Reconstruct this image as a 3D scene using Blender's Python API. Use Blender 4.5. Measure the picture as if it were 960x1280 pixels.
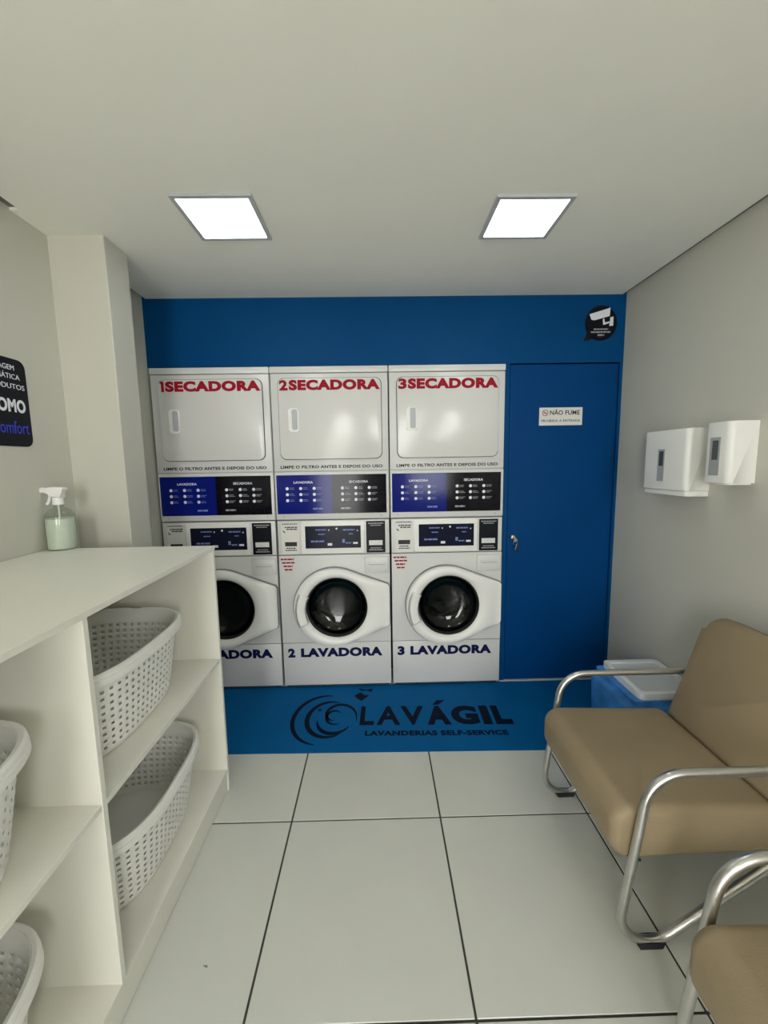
import bpy, bmesh, math, random
from mathutils import Vector, Matrix
random.seed(7)
S = bpy.context.scene
COL = S.collection
for o in list(bpy.data.objects): bpy.data.objects.remove(o, do_unlink=True)

# ------------------------------------------------------------------ camera
F_PX, PITCH, YAW, ROLL, CAM_H = 503.18, 0.1209, 0.0145, -0.0158, 1.4056
fw = Vector((math.sin(YAW)*math.cos(PITCH), math.cos(YAW)*math.cos(PITCH), -math.sin(PITCH)))
rt = Vector((math.cos(YAW), -math.sin(YAW), 0)); up = rt.cross(fw)
r2 = rt*math.cos(ROLL) + up*math.sin(ROLL); u2 = up*math.cos(ROLL) - rt*math.sin(ROLL)
cd = bpy.data.cameras.new('camera'); cam = bpy.data.objects.new('camera', cd); COL.objects.link(cam)
cd.sensor_fit = 'VERTICAL'; cd.sensor_height = 36; cd.lens = F_PX/1280*36; cd.clip_start = 0.02
cam.matrix_world = Matrix(((r2.x, u2.x, -fw.x, 0), (r2.y, u2.y, -fw.y, 0), (r2.z, u2.z, -fw.z, CAM_H), (0, 0, 0, 1)))
S.camera = cam

# ------------------------------------------------------------------ world: overcast daylight coming in through the made-up shopfront
w = bpy.data.worlds.new('daylight'); S.world = w; w.use_nodes = True
wb = w.node_tree.nodes['Background']; wb.inputs[0].default_value = (1.0, 0.995, 0.98, 1); wb.inputs[1].default_value = 13.5
PANEL_EMIT = 11.0
S.view_settings.view_transform = 'Standard'; S.view_settings.look = 'None'
S.view_settings.gamma = 1; S.view_settings.use_curve_mapping = False
S.view_settings.exposure = -0.06
S.cycles.max_bounces = 10; S.cycles.diffuse_bounces = 6; S.cycles.use_denoising = True
S.cycles.sample_clamp_indirect = 6

YB = -1.8              # shopfront plane, behind the camera
XL, XR = -1.332, 1.452  # side walls
D = 2.426              # painted partition plane
HC = 2.348             # ceiling
FR = 2.406             # front plane of the machines
OPENINGS = ((-1.02, -.28, 0), (.52, 1.20, .9))   # doorway, window and pier of an unseen shopfront made up for the light
for a, b, sill in OPENINGS:
    pl = bpy.data.lights.new('shopfront_daylight_portal', 'AREA'); pl.shape = 'RECTANGLE'; pl.size = b-a; pl.size_y = 2.12-sill
    pl.cycles.is_portal = True
    po = bpy.data.objects.new('shopfront_daylight_portal', pl); COL.objects.link(po)
    po.location = ((a+b)/2, YB-0.02, (2.12+sill)/2); po.rotation_euler = (math.radians(90), 0, 0)

# ------------------------------------------------------------------ materials
def lin(c):
    return tuple((v/255/12.92 if v/255 <= .04045 else ((v/255+.055)/1.055)**2.4) for v in c)
MATS = {}
def mat(name, rgb, rough=.5, metal=0, var=.03, scale=12, bump=0, bscale=200, spec=.5, coat=0, trans=0, emit=None, ior=1.45, stretch=None):
    if name in MATS: return MATS[name]
    m = bpy.data.materials.new(name); m.use_nodes = True; nt = m.node_tree; N = nt.nodes; L = nt.links
    b = N['Principled BSDF']; c = lin(rgb)
    b.inputs['Roughness'].default_value = rough; b.inputs['Metallic'].default_value = metal
    b.inputs['Specular IOR Level'].default_value = spec; b.inputs['Coat Weight'].default_value = coat
    b.inputs['Coat Roughness'].default_value = .08
    b.inputs['Transmission Weight'].default_value = trans; b.inputs['IOR'].default_value = ior
    tc = N.new('ShaderNodeTexCoord')
    src = tc.outputs['Object']
    if stretch:
        mp = N.new('ShaderNodeMapping'); mp.inputs['Scale'].default_value = stretch
        L.new(src, mp.inputs[0]); src = mp.outputs[0]
    nz = N.new('ShaderNodeTexNoise'); nz.inputs['Scale'].default_value = scale; nz.inputs['Detail'].default_value = 4
    L.new(src, nz.inputs['Vector'])
    rp = N.new('ShaderNodeValToRGB')
    rp.color_ramp.elements[0].position = .3; rp.color_ramp.elements[1].position = .7
    rp.color_ramp.elements[0].color = tuple(v*(1-var) for v in c)+(1,)
    rp.color_ramp.elements[1].color = tuple(min(1, v*(1+var)) for v in c)+(1,)
    L.new(nz.outputs['Fac'], rp.inputs[0]); L.new(rp.outputs[0], b.inputs['Base Color'])
    if bump:
        n2 = N.new('ShaderNodeTexNoise'); n2.inputs['Scale'].default_value = bscale; n2.inputs['Detail'].default_value = 3
        L.new(src, n2.inputs['Vector'])
        bp = N.new('ShaderNodeBump'); bp.inputs['Strength'].default_value = bump; bp.inputs['Distance'].default_value = .002
        L.new(n2.outputs['Fac'], bp.inputs['Height']); L.new(bp.outputs[0], b.inputs['Normal'])
    if emit:
        b.inputs['Emission Color'].default_value = emit[0]+(1,); b.inputs['Emission Strength'].default_value = emit[1]
    MATS[name] = m; return m
M_wall = mat('wall_paint', (196, 195, 184), .55, var=.02, scale=3, bump=.12, bscale=60, spec=.3)
M_ceil = mat('ceiling_paint', (238, 238, 231), .6, var=.015, scale=3, bump=.06, bscale=40, spec=.25)
M_blue = mat('blue_paint', (0, 66, 118), .5, var=.04, scale=4, bump=.08, bscale=70, spec=.1)
M_bdoor = mat('blue_door_paint', (0, 60, 116), .45, var=.04, scale=4, bump=.06, bscale=50, spec=.1)
M_mat = mat('blue_floor_vinyl', (0, 90, 148), .6, var=.05, scale=6, bump=.08, bscale=40, spec=.1)
M_navy = mat('navy_print', (4, 18, 40), .6, var=.05, spec=.1)
M_navyt = mat('navy_letter', (8, 14, 68), .6, spec=.2, var=.03)
M_tile = mat('floor_tile_glaze', (206, 208, 200), .22, var=.02, scale=5, bump=.03, bscale=30, spec=.5)
M_grout = mat('dark_grout', (66, 66, 62), .85, var=.15, scale=40)
M_pave = mat('pavement', (206, 203, 194), .9, var=.1, scale=8)
M_enam = mat('white_enamel', (210, 211, 209), .26, var=.012, scale=4, bump=.015, bscale=400, spec=.5)
M_enam2 = mat('white_enamel_door', (210, 210, 207), .2, var=.012, scale=4, bump=.03, bscale=14, spec=.55)
M_grey = mat('light_grey_plastic', (176, 180, 184), .4, var=.02)
M_wplas = mat('white_plastic', (232, 232, 228), .35, var=.015)
M_dgap = mat('dark_rubber', (34, 35, 37), .7, var=.1)
M_red = mat('red_letter', (152, 12, 34), .6, spec=.2, var=.03)
M_blk = mat('black_letter', (28, 28, 32), .5, var=.03)
M_wht = mat('white_print', (225, 228, 235), .45, var=.02)
M_fade = mat('pale_blue_print', (112, 130, 190), .45, var=.02)
M_pblue = mat('royal_blue_film', (12, 26, 116), .12, var=.03, spec=.2)
M_pblack = mat('black_film', (12, 11, 20), .12, var=.05, spec=.2)
M_disp = mat('dark_display', (24, 28, 46), .2, var=.05, spec=.12)
M_sblack = mat('black_sticker', (16, 18, 28), .35, var=.05, spec=.2)
M_swhite = mat('white_sticker', (216, 216, 212), .4, var=.02)
M_drum = mat('drum_steel', (74, 74, 74), .45, metal=.3, var=.1, scale=30)
M_chrome = mat('chromed_tube', (206, 205, 202), .3, metal=1.0, var=.06, scale=25, bump=.02, bscale=300)
M_steel = mat('brushed_steel', (170, 170, 170), .3, metal=1.0, var=.06)
M_vinyl = mat('beige_leatherette', (146, 130, 103), .5, var=.06, scale=6, bump=.25, bscale=260, spec=.4)
M_lam = mat('white_laminate', (231, 230, 220), .38, var=.015, scale=5, bump=.04, bscale=120)
M_edge = mat('laminate_edge', (214, 213, 200), .45, var=.03, scale=30)
M_bask = mat('white_basket_plastic', (244, 244, 240), .35, var=.012, scale=8)
M_cool = mat('blue_cooler_plastic', (58, 130, 206), .4, var=.3, scale=14, bump=.3, bscale=40)
M_lid = mat('cooler_lid_plastic', (222, 226, 226), .45, var=.02)
M_frame = mat('aluminium_frame', (150, 150, 152), .4, metal=.6, var=.03)
M_led = mat('led_diffuser', (255, 255, 255), .5, var=0, emit=((.90, .96, 1.0), PANEL_EMIT))
M_liq = mat('pale_green_liquid', (214, 219, 208), .3, var=.02, spec=.5)
M_dgrey = mat('edge_shade_and_scrap_grey', (128, 130, 132), .5, var=.03)
M_tray = mat('cooler_lid_tray', (196, 202, 204), .5, var=.02)
def thin_glass(name, tint, gloss=.07):
    m = bpy.data.materials.new(name); m.use_nodes = True; nt = m.node_tree; N = nt.nodes
    for n in list(N): N.remove(n)
    out = N.new('ShaderNodeOutputMaterial'); mx = N.new('ShaderNodeMixShader'); t = N.new('ShaderNodeBsdfTransparent'); g = N.new('ShaderNodeBsdfGlossy')
    fr = N.new('ShaderNodeValue'); fr.outputs[0].default_value = gloss; g.inputs['Roughness'].default_value = .06
    nz = N.new('ShaderNodeTexNoise'); nz.inputs['Scale'].default_value = 5
    rp = N.new('ShaderNodeValToRGB'); c = lin(tint)
    rp.color_ramp.elements[0].color = tuple(v*.9 for v in c)+(1,); rp.color_ramp.elements[1].color = c+(1,)
    nt.links.new(nz.outputs['Fac'], rp.inputs[0]); nt.links.new(rp.outputs[0], t.inputs[0])
    nt.links.new(fr.outputs[0], mx.inputs[0]); nt.links.new(t.outputs[0], mx.inputs[1]); nt.links.new(g.outputs[0], mx.inputs[2]); nt.links.new(mx.outputs[0], out.inputs[0])
    return m
M_smoke = mat('smoke_window', (74, 78, 80), .15, var=.1)
M_glass = thin_glass('washer_door_glass', (104, 128, 119), .05)
M_clear = thin_glass('clear_plastic', (244, 248, 244), .05)
M_film = mat('grey_label_film', (158, 162, 164), .35, var=.05)
M_sbl = mat('blue_script_print', (48, 62, 190), .45, var=.03)

# ------------------------------------------------------------------ builders
ORG = {}
def new_bm(): return bmesh.new()
def mesh_from(bm, name, m, smooth=35):
    bmesh.ops.recalc_face_normals(bm, faces=bm.faces[:])
    me = bpy.data.meshes.new(name); bm.to_mesh(me); bm.free()
    if m: me.materials.append(m)
    if smooth:
        me.shade_smooth(); me.set_sharp_from_angle(angle=math.radians(smooth))
    return me
def part(name, bm, m, parent=None, smooth=35, origin=None):
    """Link a bmesh (world coordinates) as one object; children share their thing's origin."""
    org = ORG[parent] if parent is not None else Vector(origin or (0, 0, 0))
    bmesh.ops.translate(bm, verts=bm.verts[:], vec=-org)
    me = mesh_from(bm, name, m, smooth)
    o = bpy.data.objects.new(name, me); COL.objects.link(o); ORG[o] = org
    if parent is not None: o.parent = parent
    else: o.location = org
    return o
def tag(o, label=None, cat=None, group=None, kind=None):
    if label: o['label'] = label
    if cat: o['category'] = cat
    if group: o['group'] = group
    if kind: o['kind'] = kind
    return o
def thing(name, loc, label, cat, group=None):
    o = bpy.data.objects.new(name, None); COL.objects.link(o); o.location = loc; ORG[o] = Vector(loc)
    o.empty_display_size = .05
    return tag(o, label, cat, group)
def struct(name, bm, m, smooth=35): return tag(part(name, bm, m, None, smooth), kind='structure')
def dup(o, parent=None, loc=None):
    c = o.copy(); COL.objects.link(c)
    if parent is not None: c.parent = parent; ORG[c] = ORG[parent]
    if loc is not None: c.location = loc; ORG[c] = Vector(loc)
    for ch in o.children: dup(ch, c)
    return c
def box(bm, x0, x1, y0, y1, z0, z1, r=0, seg=2):
    g = bmesh.ops.create_cube(bm, size=1)['verts']
    for v in g: v.co = Vector(((x0+x1)/2+v.co.x*(x1-x0), (y0+y1)/2+v.co.y*(y1-y0), (z0+z1)/2+v.co.z*(z1-z0)))
    if r:
        es = list({e for v in g for e in v.link_edges})
        bmesh.ops.bevel(bm, geom=es, offset=r, segments=seg, profile=.5, affect='EDGES')
    return bm
def B(*a, **k): return box(new_bm(), *a, **k)
def rrect(x0, x1, z0, z1, r, n=6):
    pts = []
    for cx, cz, a0 in ((x1-r, z1-r, 0), (x0+r, z1-r, 90), (x0+r, z0+r, 180), (x1-r, z0+r, 270)):
        for i in range(n+1):
            a = math.radians(a0+90*i/n); pts.append((cx+r*math.cos(a), cz+r*math.sin(a)))
    return pts
def circ(cx, cz, r, n=32): return [(cx+r*math.cos(2*math.pi*i/n), cz+r*math.sin(2*math.pi*i/n)) for i in range(n)]
def prism(bm, pts, y0, y1, plane='XZ', bev=0):
    """Extruded outline. plane XZ: depth along y (y0 = visible front); XY: depth along z; YZ: depth along x."""
    P = {'XZ': lambda a, b, d: (a, d, b), 'XY': lambda a, b, d: (a, b, d), 'YZ': lambda a, b, d: (d, a, b)}[plane]
    lo = [bm.verts.new(P(a, b, y0)) for a, b in pts]; hi = [bm.verts.new(P(a, b, y1)) for a, b in pts]
    f0 = bm.faces.new(lo); bm.faces.new(hi[::-1]); n = len(pts)
    for i in range(n): bm.faces.new((lo[i], hi[i], hi[(i+1) % n], lo[(i+1) % n]))
    if bev: bmesh.ops.bevel(bm, geom=list(f0.edges), offset=bev, segments=3, profile=.5, affect='EDGES')
    return bm
def PR(*a, **k): return prism(new_bm(), *a, **k)
def ring_prism(bm, outer, inner, y0, y1):
    n = len(outer); A = [[bm.verts.new((p[0], d, p[1])) for p in loop] for d in (y0, y1) for loop in (outer, inner)]
    o0, i0, o1, i1 = A
    for k in range(n):
        j = (k+1) % n
        bm.faces.new((o0[k], o0[j], i0[j], i0[k])); bm.faces.new((o1[k], i1[k], i1[j], o1[j]))
        bm.faces.new((o0[k], o1[k], o1[j], o0[j])); bm.faces.new((i0[k], i0[j], i1[j], i1[k]))
    return bm
def lathe(bm, prof, cx, cy, cz, axis='Z', n=40):
    """prof: (radius, offset along axis)."""
    rings = []
    for r, h in prof:
        if r < 1e-6:
            p = {'Z': (cx, cy, cz+h), 'Y': (cx, cy+h, cz), 'X': (cx+h, cy, cz)}[axis]; rings.append([bm.verts.new(p)]); continue
        ring = []
        for i in range(n):
            a = 2*math.pi*i/n; c, s = r*math.cos(a), r*math.sin(a)
            p = {'Z': (cx+c, cy+s, cz+h), 'Y': (cx+c, cy+h, cz+s), 'X': (cx+h, cy+c, cz+s)}[axis]
            ring.append(bm.verts.new(p))
        rings.append(ring)
    for a, b in zip(rings, rings[1:]):
        for i in range(n):
            j = (i+1) % n
            if len(a) == 1 and len(b) == 1: break
            if len(a) == 1: bm.faces.new((a[0], b[i], b[j]))
            elif len(b) == 1: bm.faces.new((a[i], b[0], a[j]))
            else: bm.faces.new((a[i], b[i], b[j], a[j]))
    return bm
def LA(*a, **k): return lathe(new_bm(), *a, **k)
def tube(bm, pts, r, n=14, cap=True):
    pts = [Vector(p) for p in pts]; rings = []; nrm = None
    for i, p in enumerate(pts):
        t = ((pts[i+1] if i < len(pts)-1 else p)-(pts[i-1] if i else p)).normalized()
        if nrm is None:
            a = Vector((0, 1, 0)) if abs(t.y) < .9 else Vector((1, 0, 0)); nrm = (a-t*a.dot(t)).normalized()
        else: nrm = (nrm-t*nrm.dot(t)).normalized()
        b = t.cross(nrm)
        rings.append([bm.verts.new(p+(nrm*math.cos(2*math.pi*k/n)+b*math.sin(2*math.pi*k/n))*r) for k in range(n)])
    for a, b in zip(rings, rings[1:]):
        for k in range(n): bm.faces.new((a[k], a[(k+1) % n], b[(k+1) % n], b[k]))
    if cap: bm.faces.new(rings[0][::-1]); bm.faces.new(rings[-1])
    return bm
def fillet(pts, radii, n=8):
    """Polyline with rounded corners."""
    pts = [Vector(p) for p in pts]; out = [pts[0]]
    for i in range(1, len(pts)-1):
        p, a, b = pts[i], (pts[i-1]-pts[i]).normalized(), (pts[i+1]-pts[i]).normalized()
        r = radii[i-1]; ang = a.angle(b); d = r/math.tan(ang/2)
        s, e = p+a*d, p+b*d; c = p+(a+b).normalized()*(r/math.sin(ang/2))
        va, vb = s-c, e-c; tot = va.angle(vb)
        for k in range(n+1):
            t = k/n; out.append(c+(va*math.sin((1-t)*tot)+vb*math.sin(t*tot))/math.sin(tot))
    out.append(pts[-1]); return out
TXT = {}
def text_mesh(body, bold):
    """Lettering as a thin mesh in the XY plane, not yet fitted to its place."""
    if (body, bold) in TXT: return TXT[(body, bold)]
    cu = bpy.data.curves.new('lettering', 'FONT'); cu.body = body; cu.size = 1; cu.offset = bold; cu.extrude = .02
    cu.align_x = 'CENTER'; cu.space_character = 1.0+max(0, bold)*1.6; cu.resolution_u = 4; cu.space_line = .95
    o = bpy.data.objects.new('lettering', cu); COL.objects.link(o)
    bpy.context.view_layer.update()
    me = bpy.data.meshes.new_from_object(o.evaluated_get(bpy.context.evaluated_depsgraph_get()))
    vs = [tuple(v.co) for v in me.vertices]; fs = [tuple(p.vertices) for p in me.polygons]
    bpy.data.objects.remove(o, do_unlink=True); bpy.data.curves.remove(cu); bpy.data.meshes.remove(me)
    TXT[(body, bold)] = (vs, fs); return vs, fs
def letters(name, body, m, parent, x0, x1, z0, z1, depth, frame, bold=.0, th=.0008):
    """Fit lettering to the rectangle x0..x1, z0..z1 in a frame (function (a, b, d) -> world point); d = depth .. depth-th."""
    vs, fs = text_mesh(body, bold)
    ax = min(v[0] for v in vs); bx = max(v[0] for v in vs); ay = min(v[1] for v in vs); by = max(v[1] for v in vs)
    bm = new_bm()
    vv = [bm.verts.new(frame(x0+(v[0]-ax)/(bx-ax)*(x1-x0), z0+(v[1]-ay)/(by-ay)*(z1-z0), depth+(th if v[2] > 0 else -th*.2))) for v in vs]
    for f in fs:
        try: bm.faces.new([vv[i] for i in f])
        except ValueError: pass
    return part(name, bm, m, parent, smooth=0)
def dashes(bm, x0, x1, z, h, frame_y, n=None, gap=.25):
    """A line of writing too small to read: a row of tiny raised marks."""
    x = x0
    while x < x1-1e-6:
        wd = random.uniform(1.4, 3.2)*h; e = min(x1, x+wd)
        box(bm, x, e, frame_y-.0007, frame_y+.0003, z-h/2, z+h/2); x = e+gap*h*1.6
    return bm

# ------------------------------------------------------------------ the room shell
fl = B(-1.6, 1.7, YB, D+.75, -.06, -.004); floor = struct('floor', fl, M_grout)
S_T, TX, TY = .5908, -.3643, .8536
tile_proto = None
bmt = B(.0032, S_T-.0032, .0032, S_T-.0032, -.004, 0, r=.0012, seg=1)
me_tile = mesh_from(bmt, 'tile', M_tile, 0)
def clip_tile(x0, x1, y0, y1):
    return mesh_from(B(0, x1-x0, 0, y1-y0, -.004, 0, r=.0012, seg=1), 'tile', M_tile, 0)
for i in range(-2, 4):
    for j in range(-6, 3):
        x0, y0 = TX+i*S_T, TY+j*S_T
        cx0, cx1 = max(x0+.0032, XL), min(x0+S_T-.0032, XR); cy0, cy1 = max(y0+.0032, YB), min(y0+S_T-.0032, D+.3)
        if cx1-cx0 < .02 or cy1-cy0 < .02: continue
        full = cx1-cx0 > S_T-.006 and cy1-cy0 > S_T-.006
        t = bpy.data.objects.new('tile', me_tile if full else clip_tile(cx0, cx1, cy0, cy1)); COL.objects.link(t)
        t.location = (x0, y0, random.uniform(-.0004, 0)) if full else (cx0, cy0, 0); t.parent = floor; ORG[t] = Vector((0, 0, 0))
struct('pavement_outside', B(-4, 4, YB-5, YB, -.1, -.01), M_pave)  # unseen ground, coloured pale to bounce daylight onto the ceiling

bm = new_bm()
box(bm, -1.295, 1.428, YB, D, HC, HC+.03)
box(bm, XL, -1.295, 1.62, 1.80, HC, HC+.03)
struct('ceiling', bm, M_ceil)
M_gap = mat('dark_gap_filler', (112, 112, 104), .7, var=.05)  # grey strips added so the ceiling gaps read dark
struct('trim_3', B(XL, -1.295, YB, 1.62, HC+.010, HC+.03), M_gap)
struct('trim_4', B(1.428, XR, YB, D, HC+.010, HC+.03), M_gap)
struct('ceiling_slab', B(-1.6, 1.7, YB, D+.75, 2.75, 2.82), M_grout)
struct('wall_left', B(XL-.12, XL, YB, D+.75, -.06, 2.75), M_wall)
struct('wall_left_pillar', B(XL-.01, -1.104, 1.788, 1.948, 0, 2.43, r=.003, seg=1), M_wall)
struct('wall_left_recess', B(XL-.01, -1.316, 1.948, D+.02, 0, 2.75), M_wall)
struct('wall_right', B(XR, XR+.12, YB, D+.75, -.06, 2.75), M_wall)
bm = new_bm()
box(bm, XL, XR, D, D+.08, 1.972, 2.75)                 # header over machines and door
box(bm, .7595, .786, D, D+.08, 0, 1.972)               # strip between machines and door
box(bm, 1.434, XR, D, D+.08, 0, 1.972)
struct('wall_back', bm, M_blue)
struct('wall_behind_machines', B(-1.6, 1.7, D+.72, D+.8, -.06, 2.75), M_wall)
bm = new_bm()
edges = [XL]+[v for o_ in OPENINGS for v in o_[:2]]+[XR]
for a, b in zip(edges[::2], edges[1::2]): box(bm, a, b, YB-.12, YB, -.06, 2.12)
box(bm, XL, XR, YB-.12, YB, 2.12, 2.75)
box(bm, OPENINGS[1][0], OPENINGS[1][1], YB-.12, YB, -.06, OPENINGS[1][2])  # sill put in to keep daylight out from under the chairs
struct('wall_front', bm, M_wall)
bm = new_bm()
for a, b, sill in OPENINGS:
    box(bm, a, a+.03, YB-.09, YB-.03, sill, 2.12); box(bm, b-.03, b, YB-.09, YB-.03, sill, 2.12); box(bm, a+.03, b-.03, YB-.09, YB-.03, 2.09, 2.12)
struct('trim_1', bm, M_frame)
# narrow painted door in the partition
door = struct('door_1', B(.790, 1.430, D+.006, D+.046, .012, 1.966, r=.002, seg=1), M_bdoor)
part('door_gap', B(.786, 1.434, D+.046, D+.052, 0, 1.972), M_dgap, door)
lock = part('lock', LA([(0, -.010), (.010, -.010), (.017, -.006), (.020, 0), (.020, .004)], .829, D+.005, .938, 'Y', 24), M_steel, door)
tag(lock, 'round steel lock')
part('keyhole_plug', LA([(0, -.014), (.009, -.014), (.009, -.008)], .829, D+.005, .938, 'Y', 16), M_steel, lock)
struct('trim_2', B(.760, XR, D-.004, D+.04, -.002, .010), M_grey)
k = thing('key_bunch', (.832, D-.012, .86), 'keys hanging from the steel lock of the narrow blue door', 'keys')
bm = B(.8275, .8305, D-.036, D-.008, .934, .942); prism(bm, circ(.829, .930, .012, 16), D-.040, D-.036)
part('key', bm, M_steel, k)
bm = tube(new_bm(), [(.829+.013*math.sin(a), D-.038, .915+.013*math.cos(a)) for a in [2*math.pi*i/20 for i in range(21)]], .0012, 6)
part('key_ring', bm, M_steel, k)
bm = PR([(.836, .905), (.842, .903), (.832, .868), (.826, .871)], D-.034, D-.030); part('hanging_key', bm, M_steel, k)
bm = PR(rrect(.834, .850, .858, .900, .006, 4), D-.026, D-.018); part('key_fob', bm, M_dgap, k)

FX = lambda a, b, d: (a, FR-d, b)           # machine fronts
# ------------------------------------------------------------------ washers and dryers
X0, W = -1.3009, .686
def outline_r(th, cx, cz, segs, R, ocx, ocz):
    """radius along direction th from (cx, cz) to the washer door outline (circle plus hinge wedge)"""
    dx, dz = math.cos(th), math.sin(th)
    fx, fz = cx-ocx, cz-ocz; b = fx*dx+fz*dz; c = fx*fx+fz*fz-R*R
    best = -b+math.sqrt(b*b-c)
    for (x1, z1), (x2, z2) in segs:
        ex, ez = x2-x1, z2-z1; den = dx*ez-dz*ex
        if abs(den) < 1e-9: continue
        t = ((x1-cx)*ez-(z1-cz)*ex)/den; s = ((x1-cx)*dz-(z1-cz)*dx)/den
        if t > 0 and -1e-6 <= s <= 1+1e-6: best = max(best, t)
    return best
def build_dryer(x):
    r = thing('dryer', (x+.343, FR+.32, 1.074), '', 'dryer', 'stacked dryers')
    part('body', B(x+.003, x+.683, FR+.014, FR+.64, 1.074, 1.924), M_enam, r)
    part('top_cover', B(x+.002, x+.684, FR-.002, FR+.64, 1.929, 1.966, r=.005), M_enam, r)
    part('front_panel', B(x+.004, x+.682, FR, FR+.014, 1.366, 1.926, r=.004), M_enam, r)
    part('control_housing', B(x+.004, x+.682, FR-.002, FR+.014, 1.078, 1.362, r=.004), M_enam, r)
    for sx in (.05, .635):
        part('screw', LA([(0, -.002), (.004, -.002), (.005, 0)], x+sx, FR-.002, 1.094, 'Y', 12), M_grey, r)
    part('door_seal', PR(rrect(x+.046, x+.646, 1.433, 1.900, .037), FR-.003, FR+.002), M_dgap, r)
    d = part('door', PR(rrect(x+.0495, x+.6425, 1.4365, 1.8965, .034), FR-.012, FR+.002, bev=.004), M_enam2, r)
    h = part('handle', PR(rrect(x+.103, x+.163, 1.594, 1.728, .012), FR-.018, FR-.010, bev=.004), M_wplas, d)
    part('finger_slot', PR(rrect(x+.124, x+.157, 1.605, 1.722, .010), FR-.0186, FR-.012), M_grey, d)
    f = part('label_film', PR(rrect(x+.014, x+.340, 1.111, 1.343, .002), FR-.004, FR), M_pblue, r); tag(f, 'royal blue half of the instruction film')
    g = part('label_film', PR(rrect(x+.340, x+.666, 1.111, 1.343, .002), FR-.004, FR), M_pblack, r); tag(g, 'black half of the instruction film')
    for film, off, body in ((f, 0, 'LAVADORA'), (g, .328, 'SECADORA')):
        letters('lettering', body, M_wht, film, x+off+.116, x+off+.230, 1.2925, 1.3065, .004, FX, bold=.02)
        bi, bl = new_bm(), new_bm()
        for c in range(3):
            for q in range(3):
                cx, cz = x+off+.076+c*.080, 1.263-q*.0355
                prism(bi, circ(cx, cz, .0092, 14), FR-.0048, FR-.003)
                for ln in range(2):
                    dashes(bl, cx+.014, cx+.014+random.uniform(.022, .036), cz+.004-ln*.008, .0028, FR-.004)
        part('icon_row', bi, M_wht, film, 0)['kind'] = 'stuff'
        part('small_print', bl, M_fade if off == 0 else M_film, film, 0)['kind'] = 'stuff'
    part('small_print', dashes(new_bm(), x+.225, x+.285, 1.141, .010, FR-.004), M_fade, f, 0)['kind'] = 'stuff'
    part('small_print', dashes(new_bm(), x+.392, x+.452, 1.141, .010, FR-.004), M_film, g, 0)['kind'] = 'stuff'
    letters('lettering', 'LIMPE O FILTRO ANTES E DEPOIS DO USO', M_blk, r, x+.042, x+.646, 1.381, 1.399, .0002, FX, bold=.035)
    return r
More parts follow.
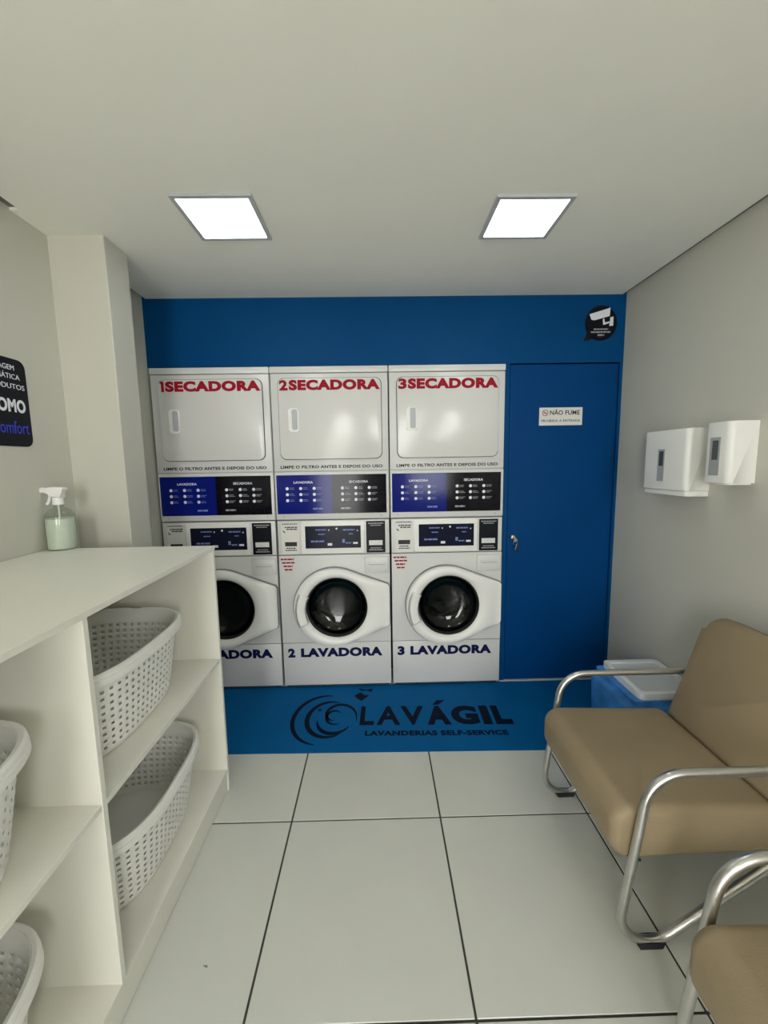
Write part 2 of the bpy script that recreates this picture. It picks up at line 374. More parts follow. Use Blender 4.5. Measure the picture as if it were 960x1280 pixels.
def build_washer(x):
    r = thing('washer', (x+.343, FR+.32, 0), '', 'washing machine', 'washing machines')
    bm = B(x+.006, x+.680, FR+.012, FR+.64, .016, 1.070)
    bmesh.ops.delete(bm, geom=[f for f in bm.faces if f.calc_center_median().y < FR+.02], context='FACES_ONLY')
    part('body', bm, M_enam, r)
    part('under_gap_fill', B(x+.02, x+.666, FR+.02, FR+.6, .001, .016), M_dgap, r)  # dark block filling the low gap under the machine
    part('control_panel', B(x+.006, x+.680, FR, FR+.014, .860, 1.070, r=.004), M_enam, r)
    part('control_bezel', PR(rrect(x+.147, x+.526, .868, 1.062, .006), FR-.004, FR+.002, bev=.002), M_wplas, r)
    ds = part('display', PR(rrect(x+.172, x+.507, .899, 1.035, .003), FR-.0055, FR), M_disp, r)
    bm = new_bm(); y = FR-.0055
    dashes(bm, x+.235, x+.30, 1.012, .007, y); dashes(bm, x+.40, x+.47, 1.010, .008, y); dashes(bm, x+.25, x+.29, .985, .006, y)
    dashes(bm, x+.205, x+.285, .942, .010, y); dashes(bm, x+.395, x+.410, .942, .022, y); dashes(bm, x+.415, x+.45, .930, .008, y); dashes(bm, x+.435, x+.46, .985, .006, y)
    part('small_print', bm, M_fade, ds, 0)['kind'] = 'stuff'
    bm = new_bm()
    prism(bm, circ(x+.362, 1.018, .006, 14), y-.001, y+.001); prism(bm, circ(x+.315, 1.010, .004, 12), y-.001, y+.001); prism(bm, circ(x+.487, 1.005, .004, 12), y-.001, y+.001)
    box(bm, x+.306, x+.333, y-.001, y+.001, .915, .930); box(bm, x+.460, x+.488, y-.001, y+.001, .923, .934)
    part('button', bm, M_wht, ds, 0)['kind'] = 'stuff'
    ws = part('instruction_sticker', B(x+.028, x+.136, FR-.001, FR+.001, .866, 1.060), M_swhite, r)
    bm = new_bm(); y = FR-.001
    for z, a, b_, h in ((1.050, .034, .128, .005), (1.030, .050, .128, .007), (1.018, .060, .126, .007), (.902, .055, .112, .006), (.889, .050, .118, .006)):
        dashes(bm, x+a, x+b_, z, h, y)
    box(bm, x+.048, x+.120, y-.0007, y, .914, .940)
    prism(bm, [(x+.040, 1.012), (x+.052, 1.000), (x+.050, .994), (x+.037, 1.006)], y-.0007, y)
    part('small_print', bm, M_blk, ws, 0)['kind'] = 'stuff'
    bs = part('payment_sticker', B(x+.540, x+.655, FR-.0012, FR+.001, .866, 1.060), M_sblack, r)
    bm = new_bm(); y = FR-.0012
    box(bm, x+.556, x+.638, y-.0007, y, .912, .942)
    part('blank_field', bm, M_swhite, bs, 0)
    bm = new_bm()
    for z, a, b_, h in ((1.046, .552, .645, .006), (1.034, .565, .630, .005), (.895, .565, .630, .005), (.883, .556, .640, .006)):
        dashes(bm, x+a, x+b_, z, h, y)
    part('small_print', bm, M_film, bs, 0)['kind'] = 'stuff'
    # front panel with the round door opening
    CX, CZ, RH = x+.350, .533, .192
    x0_, x1_, z0_, z1_ = x+.006, x+.680, .300, .856
    angs = sorted([2*math.pi*i/96 for i in range(96)]+[math.atan2(z-CZ, a-CX) % (2*math.pi) for a in (x0_, x1_) for z in (z0_, z1_)])
    outer, inner = [], []
    for a in angs:
        c, s = math.cos(a), math.sin(a)
        t = min(((x1_ if c > 0 else x0_)-CX)/c if abs(c) > 1e-9 else 9, ((z1_ if s > 0 else z0_)-CZ)/s if abs(s) > 1e-9 else 9)
        outer.append((CX+c*t, CZ+s*t)); inner.append((CX+c*RH, CZ+s*RH))
    part('front_panel', ring_prism(new_bm(), outer, inner, FR, FR+.014), M_enam, r)
    part('lower_panel', B(x+.006, x+.680, FR, FR+.014, .018, .296, r=.003), M_enam, r)
    part('drawer_seam', PR(rrect(x+.527, x+.675, .738, .841, .009), FR-.0015, FR+.003), M_grey, r)
    dr = part('detergent_drawer', PR(rrect(x+.530, x+.672, .741, .838, .008), FR-.005, FR+.003, bev=.002), M_enam, r)
    bm = PR(rrect(x+.546, x+.656, .752, .806, .008), FR-.009, FR-.003, bev=.003)
    part('drawer_grip', bm, M_enam, dr)
    part('grip_slot', B(x+.552, x+.650, FR-.0096, FR-.006, .790, .797), M_grey, dr)
    # drum behind the glass
    part('rubber_boot', LA([(.190, .013), (.194, .030), (.180, .045), (.178, .062), (.192, .072)], CX, FR, CZ, 'Y', 48), M_dgap, r)
    dm = part('drum', LA([(.192, .072), (.215, .080), (.215, .34), (.19, .36), (.10, .345), (.04, .33), (0, .33)], CX, FR, CZ, 'Y', 48), M_drum, r)
    for q in range(3):
        a = math.radians(90+120*q); px, pz = CX+.19*math.cos(a), CZ+.19*math.sin(a)
        part('drum_paddle', LA([(.0, .10), (.026, .11), (.030, .33), (0, .335)], px, FR, pz, 'Y', 12), M_drum, dm)
    # bowed door frame with its hinge wedge
    def wedge_segs(R_, h, zt, zb):
        out = []
        for zz, sgn in ((zt, 1), (zb, -1)):
            px, pz = h-(x+.336), zz-.532; dist = math.hypot(px, pz); a = math.atan2(pz, px)+sgn*math.acos(R_/dist)
            out.append((x+.336+R_*math.cos(a), .532+R_*math.sin(a)))
        return [(out[0], (h, zt)), ((h, zt), (h, zb)), ((h, zb), out[1])]
    segs = wedge_segs(.2475, x+.674, .668, .414); segs2 = wedge_segs(.2515, x+.6785, .671, .411)
    GX, GZ, RG = x+.352, .533, .187
    NA = 128; rows = []
    specs = [('o', 1.0, .0), ('o', 1.0, .026), ('m', .06, .040), ('m', .30, .050), ('m', .62, .050), ('m', .9, .040), ('m', 1.0, .030), ('i', .188, .012), ('i', .188, .002)]
    bm = new_bm()
    for kind, t, d in specs:
        row = []
        for i in range(NA):
            th = 2*math.pi*(i+.5)/NA; ro = outline_r(th, GX, GZ, segs, .2475, x+.336, .532)
            if kind == 'i': rr = t
            else: rr = ro if kind == 'o' else ro+(RG-ro)*t
            wedge = max(0, min(1, (ro*math.cos(th)-.20)/.12)); dd = d
            if kind != 'i' and t < .75: dd = d*(1-.45*wedge*(1-t if kind == 'm' else 1))
            row.append(bm.verts.new((GX+rr*math.cos(th), FR-dd, GZ+rr*math.sin(th))))
        rows.append(row)
    for a, b_ in zip(rows, rows[1:]):
        for i in range(NA): j = (i+1) % NA; bm.faces.new((a[i], a[j], b_[j], b_[i]))
    dd = part('door', bm, M_wplas, r, smooth=40)
    bm = new_bm()  # grey band: shade on the door's side put into its colour
    o_, i_ = [], []
    for i in range(NA):
        th = 2*math.pi*(i+.5)/NA; ro = outline_r(th, GX, GZ, segs2, .2515, x+.336, .532)
        o_.append((GX+ro*math.cos(th), GZ+ro*math.sin(th))); i_.append((GX+(ro-.03)*math.cos(th), GZ+(ro-.03)*math.sin(th)))
    part('door_edge', ring_prism(bm, o_, i_, FR-.020, FR+.001), M_dgrey, dd)
    # latch grip on the free side of the ring
    bm = new_bm(); A = []
    for rr, d in ((.185, .034), (.192, .048), (.210, .057), (.228, .057), (.240, .042)):
        A.append([bm.verts.new((GX-.006+rr*math.cos(th), FR-d, GZ-.012+rr*math.sin(th))) for th in [math.radians(153+52*i/16) for i in range(17)]])
    for a, b_ in zip(A, A[1:]):
        for i in range(16): bm.faces.new((a[i], a[i+1], b_[i+1], b_[i]))
    hd = part('door_handle', bm, M_wplas, dd); hm = hd.modifiers.new('grip_thickness', 'SOLIDIFY'); hm.thickness = .012; hm.offset = 0
    part('hinge', B(x+.668, x+.676, FR-.018, FR, .430, .655, r=.003), M_grey, dd)
    bm = LA([(.186, -.022), (.180, -.006), (.166, .020), (.145, .040), (.115, .054), (.08, .060), (0, .062)], GX, FR, GZ, 'Y', 56)
    part('door_glass', bm, M_glass, dd)
    part('glass_gasket', LA([(.189, -.028), (.187, -.032), (.180, -.026), (.176, -.012), (.178, -.002)], GX, FR, GZ, 'Y', 64), M_dgap, dd)
    for sx in (.05, .62):
        part('foot', LA([(0, 0), (.018, 0), (.018, .012), (.010, .016)], x+sx, FR+.06, 0.001, 'Z', 14), M_dgap, r)
    bm = new_bm()
    for q, (a, b_) in enumerate(((.017, .096), (.024, .100), (.032, .088), (.038, .084))): dashes(bm, x+a, x+b_, .833-.0215*q, .0095, FR, gap=.18)
    part('warning_lettering', bm, M_red, r, 0)['kind'] = 'stuff'
    return r
d0 = build_dryer(X0); w0 = build_washer(X0)
nth = ['first', 'second', 'third']
for k in range(3):
    x = X0+k*W
    if k: d = dup(d0_clean, None, (x+.343, FR+.32, 1.074)); wm = dup(w0_clean, None, (x+.343, FR+.32, 0))
    else: d, wm = d0, w0; d0_clean, w0_clean = d0, w0
    d['label'] = 'white tumble dryer lettered %dSECADORA in red, %s' % (k+1, ('stacked next to the wall pillar', 'stacked between the two other dryers', 'stacked next to the blue door')[k])
    wm['label'] = 'white front-loading washer%s' % (', partly hidden behind the white shelf unit', ' lettered 2 LAVADORA, between the two other washers', ' lettered 3 LAVADORA, next to the blue door')[k]
    TODO = (d, wm, x); d['_n'] = k+1
pairs = [(o, [q for q in bpy.data.objects if q.get('category') == 'washing machine' and abs(q.location.x-o.location.x) < .05][0]) for o in bpy.data.objects if o.get('category') == 'dryer']
for d, wm in sorted(pairs, key=lambda p: p[0].location.x):
    n = d['_n']; x = X0+(n-1)*W; del d['_n']
    dd = [c for c in d.children if c.name.split('.')[0] == 'door'][0]
    ORG[dd] = ORG[d]
    if n == 1: part('number', PR([(x+.064, 1.876), (x+.064, 1.888), (x+.086, 1.888), (x+.086, 1.829), (x+.071, 1.829), (x+.071, 1.876)], FR-.0133, FR-.012), M_red, dd, 0)
    else: letters('number', str(n), M_red, dd, x+.058, x+(.083 if n == 1 else .106), 1.829, 1.888, .0125, FX, bold=.05)
    letters('lettering', 'SECADORA', M_red, dd, x+(.094 if n == 1 else .113), x+.637, 1.829, 1.888, .0125, FX, bold=.062)
    lp = [c for c in wm.children if c.name.startswith('lower_panel')][0]
    letters('number', str(n), M_navyt, lp, x+(.050 if n == 1 else .036), x+.080, .204, .263, .0002, FX, bold=.06)
    letters('lettering', 'LAVADORA', M_navyt, lp, x+.116, x+.627, .204, .263, .0002, FX, bold=.062)

# ------------------------------------------------------------------ floor vinyl with the laundry emblem
mt = part('floor_mat', PR([(-1.316, 1.838), (1.45, 1.789), (1.45, D-.006), (.757, D-.006), (-1.316, D-.006)], .0004, .0025, 'XY'), M_mat, None, 0)
tag(mt, 'blue floor vinyl with dark swirl emblem in front of the machines', 'floor mat')
RT = math.radians(-1.6)
def FL(ox, oy):
    return lambda a, b, d: (ox+(a-ox)*math.cos(RT)-(b-oy)*math.sin(RT), oy+(a-ox)*math.sin(RT)+(b-oy)*math.cos(RT), .0025+d)
fr = FL(-.119, 2.024)
for c_, a, b, bo in (('L', -.122, -.044, .03), ('A', -.030, .100, .03), ('V', .104, .235, .03), ('A', .248, .378, .058), ('G', .386, .534, .058), ('I', .552, .600, .058), ('L', .618, .712, .058)):
    letters('letter', c_, M_navy, mt, a, b, 2.022, 2.190, 0, fr, bold=bo, th=.0006)
part('accent', PR([fr(a, b, 0)[:2] for a, b in ((.292, 2.202), (.326, 2.202), (.366, 2.246), (.320, 2.246))], .0025, .0031, 'XY'), M_navy, mt, 0)
letters('lettering', 'LAVANDERIAS SELF-SERVICE', M_navy, mt, -.088, .660, 1.936, 1.975, 0, fr, bold=.05, th=.0006)
def crescent(cx, cy, r0, r1, a0, a1, w0, sq=1.25, n=48):
    """A tapering spiral stroke lying on the floor."""
    A, Bq = [], []
    for i in range(n+1):
        t = i/n; a = math.radians(a0+(a1-a0)*t); r = r0+(r1-r0)*t; wd = w0*(math.sin(math.pi*min(1, max(0, t*.96+.02)))**.7)
        A.append((cx+(r+wd/2)*math.cos(a), cy+sq*(r+wd/2)*math.sin(a))); Bq.append((cx+(r-wd/2)*math.cos(a), cy+sq*(r-wd/2)*math.sin(a)))
    bm = new_bm()
    va = [[bm.verts.new((p[0], p[1], z)) for p in L_] for z in (.0024, .0031) for L_ in (A, Bq)]
    for i in range(n):
        bm.faces.new((va[2][i], va[2][i+1], va[3][i+1], va[3][i])); bm.faces.new((va[0][i], va[2][i], va[2][i+1], va[0][i+1])); bm.faces.new((va[1][i], va[1][i+1], va[3][i+1], va[3][i]))
    return bm
for a in ((-.320, 2.090, .172, .172, 80, 262, .024), (-.290, 2.090, .120, .128, 70, 300, .026), (-.255, 2.105, .030, .120, 250, -20, .020), (-.270, 2.080, .085, .105, 185, 330, .022), (-.26, 2.105, .034, .06, 40, 300, .016)):
    part('swirl_stroke', crescent(*a), M_navy, mt, 0)
part('water_drop', PR(circ(-.355, 2.165, .010, 12), .0024, .0031, 'XY'), M_navy, mt, 0)
part('bird_emblem', PR([(-.165, 2.30), (-.130, 2.335), (-.10, 2.305), (-.075, 2.30), (-.095, 2.275), (-.12, 2.245), (-.145, 2.27)], .0024, .0031, 'XY'), M_navy, mt, 0)
part('bird_emblem', PR([(-.145, 2.385), (-.10, 2.360), (-.055, 2.375), (-.06, 2.335), (-.085, 2.352), (-.12, 2.350)], .0024, .0031, 'XY'), M_navy, mt, 0)

# ------------------------------------------------------------------ stickers and signs on the partition
WX = lambda a, b, d: (a, D-d, b)
cs = thing('camera_sticker', (1.31, D, 2.09), 'round black sticker with white security camera symbol above the blue door', 'sticker')
pts = [(1.309+.0935*math.cos(math.radians(a)), 2.190+.098*math.sin(math.radians(a))) for a in range(-118, 214, 6)]+[(1.211, 2.088)]
part('disc', PR(pts, D-.0012, D+.0005), M_sblack, cs, 0)
bm = PR([(1.240, 2.240), (1.252, 2.210), (1.270, 2.206), (1.358, 2.229), (1.360, 2.276), (1.345, 2.270)], D-.002, D-.001)
prism(bm, [(1.318, 2.212), (1.327, 2.216), (1.331, 2.194), (1.358, 2.200), (1.358, 2.190), (1.322, 2.180)], D-.002, D-.001)
prism(bm, [(1.362, 2.222), (1.380, 2.226), (1.380, 2.176), (1.358, 2.174)], D-.002, D-.001)
part('camera_symbol', bm, M_wht, cs, 0)
bm = dashes(new_bm(), 1.268, 1.352, 2.157, .007, D-.0012); dashes(bm, 1.252, 1.366, 2.141, .008, D-.0012); dashes(bm, 1.292, 1.330, 2.124, .010, D-.0012)
part('small_print', bm, M_film, cs, 0)['kind'] = 'stuff'
DY = D+.006
DX = lambda a, b, d: (a, DY-d, b)
ns = thing('no_smoking_sign', (1.096, DY, 1.613), 'small white no smoking sign on the narrow blue door', 'sign')
pt = part('plate', B(.967, 1.225, DY-.004, DY, 1.613, 1.717, r=.001, seg=1), M_swhite, ns)
letters('lettering', 'NÃO FUME', M_blk, ns, 1.030, 1.208, 1.674, 1.706, .0042, DX, bold=.02, th=.0006)
letters('lettering', 'PROIBIDA A ENTRADA', M_blk, ns, .980, 1.214, 1.633, 1.647, .0042, DX, bold=.01, th=.0006)
bm = ring_prism(new_bm(), circ(1.002, 1.686, .018, 24), circ(1.002, 1.686, .0145, 24), DY-.0048, DY-.004)
prism(bm, [(.9895, 1.6965), (.992, 1.699), (1.0145, 1.6755), (1.012, 1.673)], DY-.0048, DY-.004)
part('ban_ring', bm, M_red, ns, 0)
part('cigarette_symbol', B(.993, 1.011, DY-.0044, DY-.004, 1.684, 1.688), M_blk, ns, 0)

# ------------------------------------------------------------------ poster on the left wall
PXF = lambda a, b, d: (XL+d, a, b)          # a along +y reads left to right as seen from the room
ps = thing('wall_poster', (XL, 1.47, 1.49), 'dark navy poster with rounded corners on the wall above the shelf', 'poster')
part('sheet', PR(rrect(1.340, 1.602, 1.488, 1.806, .03), XL, XL+.002, 'YZ'), M_sblack, ps, 0)
for body, a, b_, z0, z1 in (('DOSAGEM', 1.440, 1.553, 1.764, 1.782), ('AUTOMÁTICA', 1.405, 1.572, 1.732, 1.755), ('DE PRODUTOS', 1.395, 1.588, 1.697, 1.715)):
    letters('lettering', body, M_wht, ps, a, b_, z0, z1, .0032, PXF, bold=.0, th=.0006)
letters('lettering', 'OMO', M_wht, ps, 1.470, 1.583, 1.612, 1.660, .0032, PXF, bold=.04, th=.0006)
letters('lettering', 'Comfort', M_sbl, ps, 1.440, 1.588, 1.535, 1.580, .0032, PXF, bold=.0, th=.0006)

# ------------------------------------------------------------------ LED panels
for x0, x1, y0, y1, lab in ((-.713, -.424, 1.534, 1.818, 'square LED ceiling panel on the side of the laundry shelf'), (.445, .730, 1.550, 1.824, 'square LED ceiling panel on the side of the beige chairs')):
    t = thing('ceiling_light', ((x0+x1)/2, (y0+y1)/2, HC), lab, 'ceiling light', 'LED ceiling panels')
    fw_ = .016; bm = new_bm()
    box(bm, x0, x1, y0, y0+fw_, HC-.009, HC); box(bm, x0, x1, y1-fw_, y1, HC-.009, HC)
    box(bm, x0, x0+fw_, y0+fw_, y1-fw_, HC-.009, HC); box(bm, x1-fw_, x1, y0+fw_, y1-fw_, HC-.009, HC)
    part('frame', bm, M_grey, t, 0)
    part('diffuser', B(x0+fw_, x1-fw_, y0+fw_, y1-fw_, HC-.006, HC-.001), M_led, t, 0)

# ------------------------------------------------------------------ laundry shelf
SX, SB = -.670, XL+.004
sh = thing('laundry_shelf', ((SX+SB)/2, .9, 0), 'white laminate shelf unit with open bays holding laundry baskets', 'shelf')
Y0, Y1 = .165, 1.622; TH = .016
part('top_board', B(SB, SX+.001, Y0, Y1+.001, 1.066, 1.083, r=.0012, seg=1), M_lam, sh)
for y in (Y0, .882, Y1-TH):
    part('upright' if y == .882 else 'end_panel', B(SB, SX-.001, y, y+TH, 0 if y != .882 else .100, 1.066, r=.0008, seg=1), M_lam, sh)
for a, b_ in ((Y0+TH, .882), (.882+TH, Y1-TH)):
    part('shelf_board', B(SB, SX-.003, a, b_, .589, .605, r=.0008, seg=1), M_lam, sh)
part('bottom_board', B(SB, SX-.002, Y0+TH, Y1-TH, .084, .100, r=.0008, seg=1), M_lam, sh)
part('plinth', B(SX-.03, SX-.006, Y0+TH, Y1-TH, .003, .084), M_lam, sh)
part('back_panel', B(SB, SB+.006, Y0+TH, Y1-TH, .100, 1.066), M_lam, sh)

# ------------------------------------------------------------------ woven-look laundry baskets
def build_basket():
    NC, NR, EX = 64, 9, 3.2
    dense = []
    for i in range(2000):
        a = 2*math.pi*i/2000; c, s = math.cos(a), math.sin(a)
        dense.append((.222*abs(c)**(2/EX)*(1 if c >= 0 else -1), .288*abs(s)**(2/EX)*(1 if s >= 0 else -1)))
    cum = [0]
    for i in range(2000): cum.append(cum[-1]+math.dist(dense[i], dense[(i+1) % 2000]))
    def unit(u):
        t = (u % 1)*cum[-1]; lo, hi = 0, 2000
        while hi-lo > 1:
            m_ = (lo+hi)//2
            if cum[m_] <= t: lo = m_
            else: hi = m_
        f = (t-cum[lo])/(cum[hi]-cum[lo]); a, b_ = dense[lo], dense[hi % 2000]
        return a[0]+(b_[0]-a[0])*f, a[1]+(b_[1]-a[1])*f
    H = .262
    def pos(u, z, off=0):
        x, y = unit(u); s = .845+.155*(z/H)**.9 if z > 0 else .845
        x2, y2 = unit(u+.001); tx, ty = x2-x, y2-y; l = math.hypot(tx, ty)
        return Vector((x*s+off*ty/l, y*s-off*tx/l, z))
    bm = new_bm(); ZB, ZT = .018, .214
    Z = [ZB+(ZT-ZB)*j/NR for j in range(NR+1)]
    G = [[bm.verts.new(pos(i/NC, z, .0011*(1 if (i+j) % 2 else -1))) for i in range(NC)] for j, z in enumerate(Z)]
    for j in range(NR):
        for i in range(NC):
            k = (i+1) % NC; z0, z1 = Z[j], Z[j+1]; hs = []
            for du, dv in ((.30, .30), (.70, .30), (.70, .68), (.30, .68)):
                hs.append(bm.verts.new(pos((i+du)/NC, z0+(z1-z0)*dv, .0016 if dv < .5 else .0006)))
            c = (G[j][i], G[j][k], G[j+1][k], G[j+1][i])
            for q in range(4): bm.faces.new((c[q], c[(q+1) % 4], hs[(q+1) % 4], hs[q]))
    b0 = [bm.verts.new(pos(i/NC, .004, -.002)) for i in range(NC)]; b1 = [bm.verts.new(pos(i/NC, 0, -.008)) for i in range(NC)]
    t1 = [bm.verts.new(pos(i/NC, H-.004)) for i in range(NC)]
    for A, C in ((b1, b0), (b0, G[0]), (G[-1], t1)):
        for i in range(NC): k = (i+1) % NC; bm.faces.new((A[i], A[k], C[k], C[i]))
    bm.faces.new(b1[::-1])
    r = thing('laundry_basket', (0, 0, 0), '', 'laundry basket', 'laundry baskets in the shelf bays')
    o = part('body', bm, M_bask, r, 60)
    md = o.modifiers.new('wall_thickness', 'SOLIDIFY'); md.thickness = .003; md.offset = -1
    bm = new_bm(); n = 128; rows = []
    for off, dz in ((-.003, -.006), (-.001, 0), (.007, .002), (.013, -.003), (.0145, -.012), (.0125, -.0135), (.0155, -.015), (.0165, -.030), (.0140, -.031), (.009, -.018), (.002, -.012)):
        rows.append([bm.verts.new(pos(i/n, H, off)+Vector((0, 0, dz-(.004 if dz > -.01 and min(abs((i/n-.25)), abs(i/n-.75)) < .012 else 0)))) for i in range(n)])
    for a, b_ in zip(rows, rows[1:]+rows[:1]):
        for i in range(n): k = (i+1) % n; bm.faces.new((a[i], a[k], b_[k], b_[i]))
    part('rim', bm, M_bask, r, 40)
    return r
bk = build_basket()
for i, (x, y, z, rz, lab) in enumerate((
        (-.937, 1.215, .6055, 0, 'white perforated basket on the middle board of the bay by the machines'),
        (-.925, 1.262, .1005, 1.5, 'white perforated basket on the bottom board of the bay by the machines'),
        (-.905, .528, .6055, 2, 'white perforated basket on the middle board of the bay away from the machines'),
        (-.945, .532, .1005, 0, 'white perforated basket on the bottom board of the bay away from the machines'))):
    o = bk if i == 0 else dup(bk, None, (x, y, z))
    o.location = (x, y, z); o.rotation_euler.z = math.radians(rz); o['label'] = lab

# ------------------------------------------------------------------ spray bottle on the shelf
bx, by, bz = -1.272, 1.615, 1.0835
sp = thing('spray_bottle', (bx, by, bz), 'clear spray bottle of pale liquid with white trigger on the shelf', 'spray bottle')
part('bottle', LA([(0, .0), (.046, .0), (.050, .006), (.050, .128), (.047, .143), (.036, .158), (.020, .167), (.0155, .172), (.0155, .186)], bx, by, bz, 'Z', 36), M_clear, sp)
part('liquid', LA([(0, .003), (.044, .003), (.0478, .008), (.0478, .124), (0, .124)], bx, by, bz, 'Z', 36), M_liq, sp)
part('collar', LA([(.0165, .178), (.019, .180), (.019, .206), (.014, .208)], bx, by, bz, 'Z', 24), M_wplas, sp)
bm = PR([(bx-.052, bz+.244), (bx-.052, bz+.228), (bx-.026, bz+.224), (bx-.022, bz+.210), (bx+.020, bz+.206), (bx+.022, bz+.225), (bx+.034, bz+.240), (bx+.030, bz+.247), (bx-.02, bz+.249)], by-.013, by+.013, bev=.003)
part('spray_head', bm, M_wplas, sp)
part('nozzle', LA([(0, 0), (.011, 0), (.012, .014), (.010, .018)], bx-.066, by, bz+.236, 'X', 16), M_wplas, sp)
bm = tube(new_bm(), [(bx-.028, by, bz+.226), (bx-.031, by, bz+.205), (bx-.037, by, bz+.188), (bx-.044, by, bz+.180)], .0055, 10)
part('trigger', bm, M_wplas, sp)
part('dip_tube', tube(new_bm(), [(bx, by, bz+.178), (bx, by, bz+.125)], .003, 8), M_wplas, sp)

# ------------------------------------------------------------------ dispensers on the right wall
t = thing('paper_towel_dispenser', (XR, 1.88, 1.236), 'wide white paper towel dispenser on the wall, between the door and the soap dispenser', 'dispenser')
def casing(x0, y0, y1, r, z0, z1, slope=0, n=6):
    # plan outline with rounded front edges, square against the wall
    pts = [(XR, y1+slope), (XR, y0-slope)]
    for cy, a0 in ((y0+r, 270), (y1-r, 180)):
        for i in range(n+1):
            a = math.radians(a0-90*i/n); pts.append((x0+r+r*math.cos(a), cy+r*math.sin(a)))
    bm = PR(pts, z0, z1, 'XY'); es = [e for e in bm.edges if abs(e.verts[0].co.z-e.verts[1].co.z) < 1e-6 and max(v.co.x for v in e.verts) < XR-.001]
    bmesh.ops.bevel(bm, geom=es, offset=.003, segments=2, profile=.5, affect='EDGES'); return bm
part('cover', casing(XR-.107, 1.742, 2.030, .020, 1.262, 1.536), M_wplas, t, 50)
part('lower_lip', casing(XR-.100, 1.744, 2.028, .016, 1.238, 1.2605), M_wplas, t, 50)
wn = part('level_window', B(XR-.1082, XR-.106, 1.880, 1.924, 1.300, 1.450), M_film, t); part('window_slot', B(XR-.1088, XR-.107, 1.887, 1.915, 1.372, 1.440), M_smoke, wn)
t = thing('soap_dispenser', (XR, 1.585, 1.300), 'narrow white soap dispenser on the wall next to the paper towel dispenser', 'dispenser')
part('cover', casing(XR-.108, 1.530, 1.652, .022, 1.306, 1.545), M_wplas, t, 50)
part('push_bar', casing(XR-.096, 1.545, 1.640, .016, 1.299, 1.3055), M_wplas, t, 50)
wn = part('level_window', B(XR-.1092, XR-.107, 1.574, 1.622, 1.336, 1.486), M_film, t); part('window_slot', B(XR-.1098, XR-.108, 1.582, 1.610, 1.398, 1.474), M_smoke, wn)

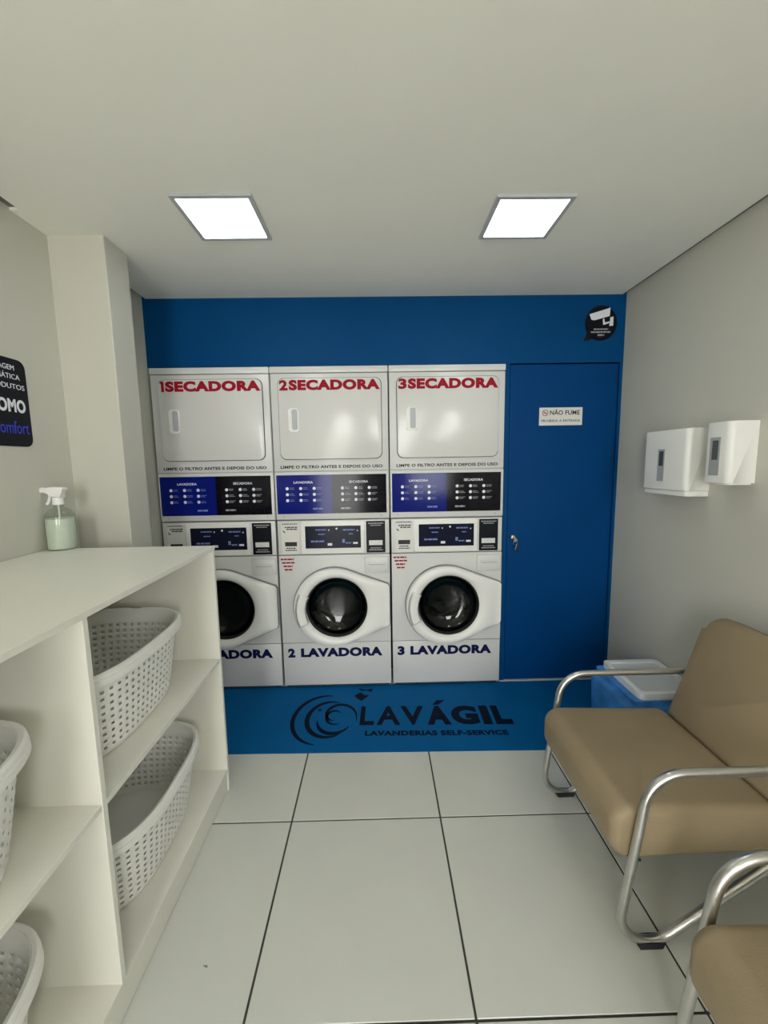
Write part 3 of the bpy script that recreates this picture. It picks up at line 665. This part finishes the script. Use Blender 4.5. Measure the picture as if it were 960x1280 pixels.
# ------------------------------------------------------------------ beige waiting-room chairs with bent tube frames
def build_chair():
    YN, YF = 1.002, 1.536
    r = thing('waiting_chair', (1.0, (YN+YF)/2, 0), '', 'chair', 'beige tube-frame armchairs')
    # seat cushion: rounded, slightly crowned slab with a waterfall front
    bm = new_bm(); er, K = .030, 6; loops = []; ya, yb = YN+.017, YF-.016
    steps = [(er*(1-math.sin(math.pi/2*q/K)), ya+er*(1-math.cos(math.pi/2*q/K))) for q in range(K+1)]
    steps += [(e, ya+yb-y) for e, y in reversed(steps)]
    for e, y in steps:
        loops.append([bm.verts.new((a, y, b)) for a, b in rrect(.655+e, 1.160-e*.5, .252+e, .420-e, max(.012, .058-e*.9), 8)])
    for a, b in zip(loops, loops[1:]):
        for q in range(len(a)): bm.faces.new((a[q], b[q], b[(q+1) % len(a)], a[(q+1) % len(a)]))
    bm.faces.new(loops[0][::-1]); bm.faces.new(loops[-1])
    for v in bm.verts:
        x, y, z = v.co
        t_ = (z-.252)/.168; sx_ = max(0, min(1, (x-.70)/.46))
        v.co.z += -.016*sx_*t_+.010*sx_*(1-t_)
    part('seat', bm, M_vinyl, r, 60)
    # backrest: leaning slab with rounded upper corners
    y0, y1 = YN+.022, YF-.022; n = 7
    pts = [(y0, 0), (y1, 0)]+[(y1-.075+.075*math.cos(math.radians(a)), .385+.075*math.sin(math.radians(a))) for a in range(0, 91, 15)]+[(y0+.075-.075*math.cos(math.radians(a)), .385+.075*math.sin(math.radians(a))) for a in range(90, -1, -15)]
    bm = new_bm(); lo = [bm.verts.new((0, a, b_)) for a, b_ in pts]; hi = [bm.verts.new((.075, a, b_)) for a, b_ in pts]
    f0 = bm.faces.new(lo); f1 = bm.faces.new(hi[::-1])
    for i in range(len(pts)): bm.faces.new((lo[i], hi[i], hi[(i+1) % len(pts)], lo[(i+1) % len(pts)]))
    bmesh.ops.bevel(bm, geom=list(f0.edges)+list(f1.edges), offset=.026, segments=5, profile=.5, affect='EDGES')
    lean = math.atan2(.145, .40)
    bmesh.ops.rotate(bm, verts=bm.verts[:], cent=(0, 0, 0), matrix=Matrix.Rotation(lean, 3, 'Y'))
    bmesh.ops.translate(bm, verts=bm.verts[:], vec=(1.148, 0, .372))
    part('backrest', bm, M_vinyl, r, 60)
    for y in (YN, YF):
        path = fillet([(1.272, y, .543), (.740, y, .543), (.668, y, .013), (.800, y, .014), (1.265, y, .372)], [.105, .085, .10], 10)
        # the lowest bend rests on its rubber pad
        f = part('side_frame', tube(new_bm(), path, .0125, 16), M_chrome, r, 60)
        part('rubber_pad', PR([(.735, 0), (.800, 0), (.808, .020), (.722, .020)], y-.014, y+.014), M_dgap, f)
        s = -1 if y == YN else 1
        part('bolt', LA([(0, .0), (.004, .0), (.0045, .003)], .7145, y-.014 if s < 0 else y+.011, .292, 'Y', 10), M_dgap, f)
        part('rear_leg', tube(new_bm(), fillet([(1.262, y, .543), (1.290, y, .20), (1.370, y, .006)], [.15], 8), .0115, 14), M_chrome, r, 60)
    part('cross_bar', tube(new_bm(), [(.7145, YN, .300), (.7145, YF, .300)], .010, 12), M_chrome, r, 60)
    part('cross_bar', tube(new_bm(), [(1.230, YN, .33), (1.230, YF, .33)], .010, 12), M_chrome, r, 60)
    return r
ch = build_chair()
c2 = dup(ch, None, ch.location+Vector((-0.004, -.772, 0)))
ch['label'] = 'beige leatherette tube-frame armchair beside the blue cooler'
c2['label'] = 'beige leatherette tube-frame armchair farther from the blue cooler and machines'

# ------------------------------------------------------------------ cooler tucked behind the chair
co = thing('cooler_box', (1.26, 1.82, 0), 'blue cooler box with white lid standing behind the beige armchair', 'cooler')
bm = B(1.095, 1.440, 1.655, 1.990, .004, .318, r=.03, seg=4)
for v in bm.verts:
    k = .92+.08*v.co.z/.318; v.co.x = 1.268+(v.co.x-1.268)*k; v.co.y = 1.8225+(v.co.y-1.8225)*k
part('body', bm, M_cool, co)
part('rim_band', PR(rrect(1.125, 1.440, 1.662, 1.985, .02), .310, .332, 'XY'), M_cool, co)
bm = new_bm()
lo_, li_ = rrect(1.158, 1.444, 1.668, 1.982, .025, 6), rrect(1.180, 1.424, 1.690, 1.960, .015, 6)
ring_prism(bm, lo_, li_, .330, .362)
for v in bm.verts: v.co = Vector((v.co.x, v.co.z, v.co.y))
part('lid', bm, M_lid, co)
part('lid_tray', PR(li_, .330, .352, 'XY'), M_tray, co)
# ------------------------------------------------------------------ scrap on the floor
sc = part('lint_scrap', PR([(-.518, .985), (-.506, .980), (-.505, .984), (-.510, .986)], .0002, .0015, 'XY'), M_dgrey, None, 0, origin=(-.512, .985, 0))
tag(sc, 'tiny dark scrap lying on a white floor tile', 'scrap')
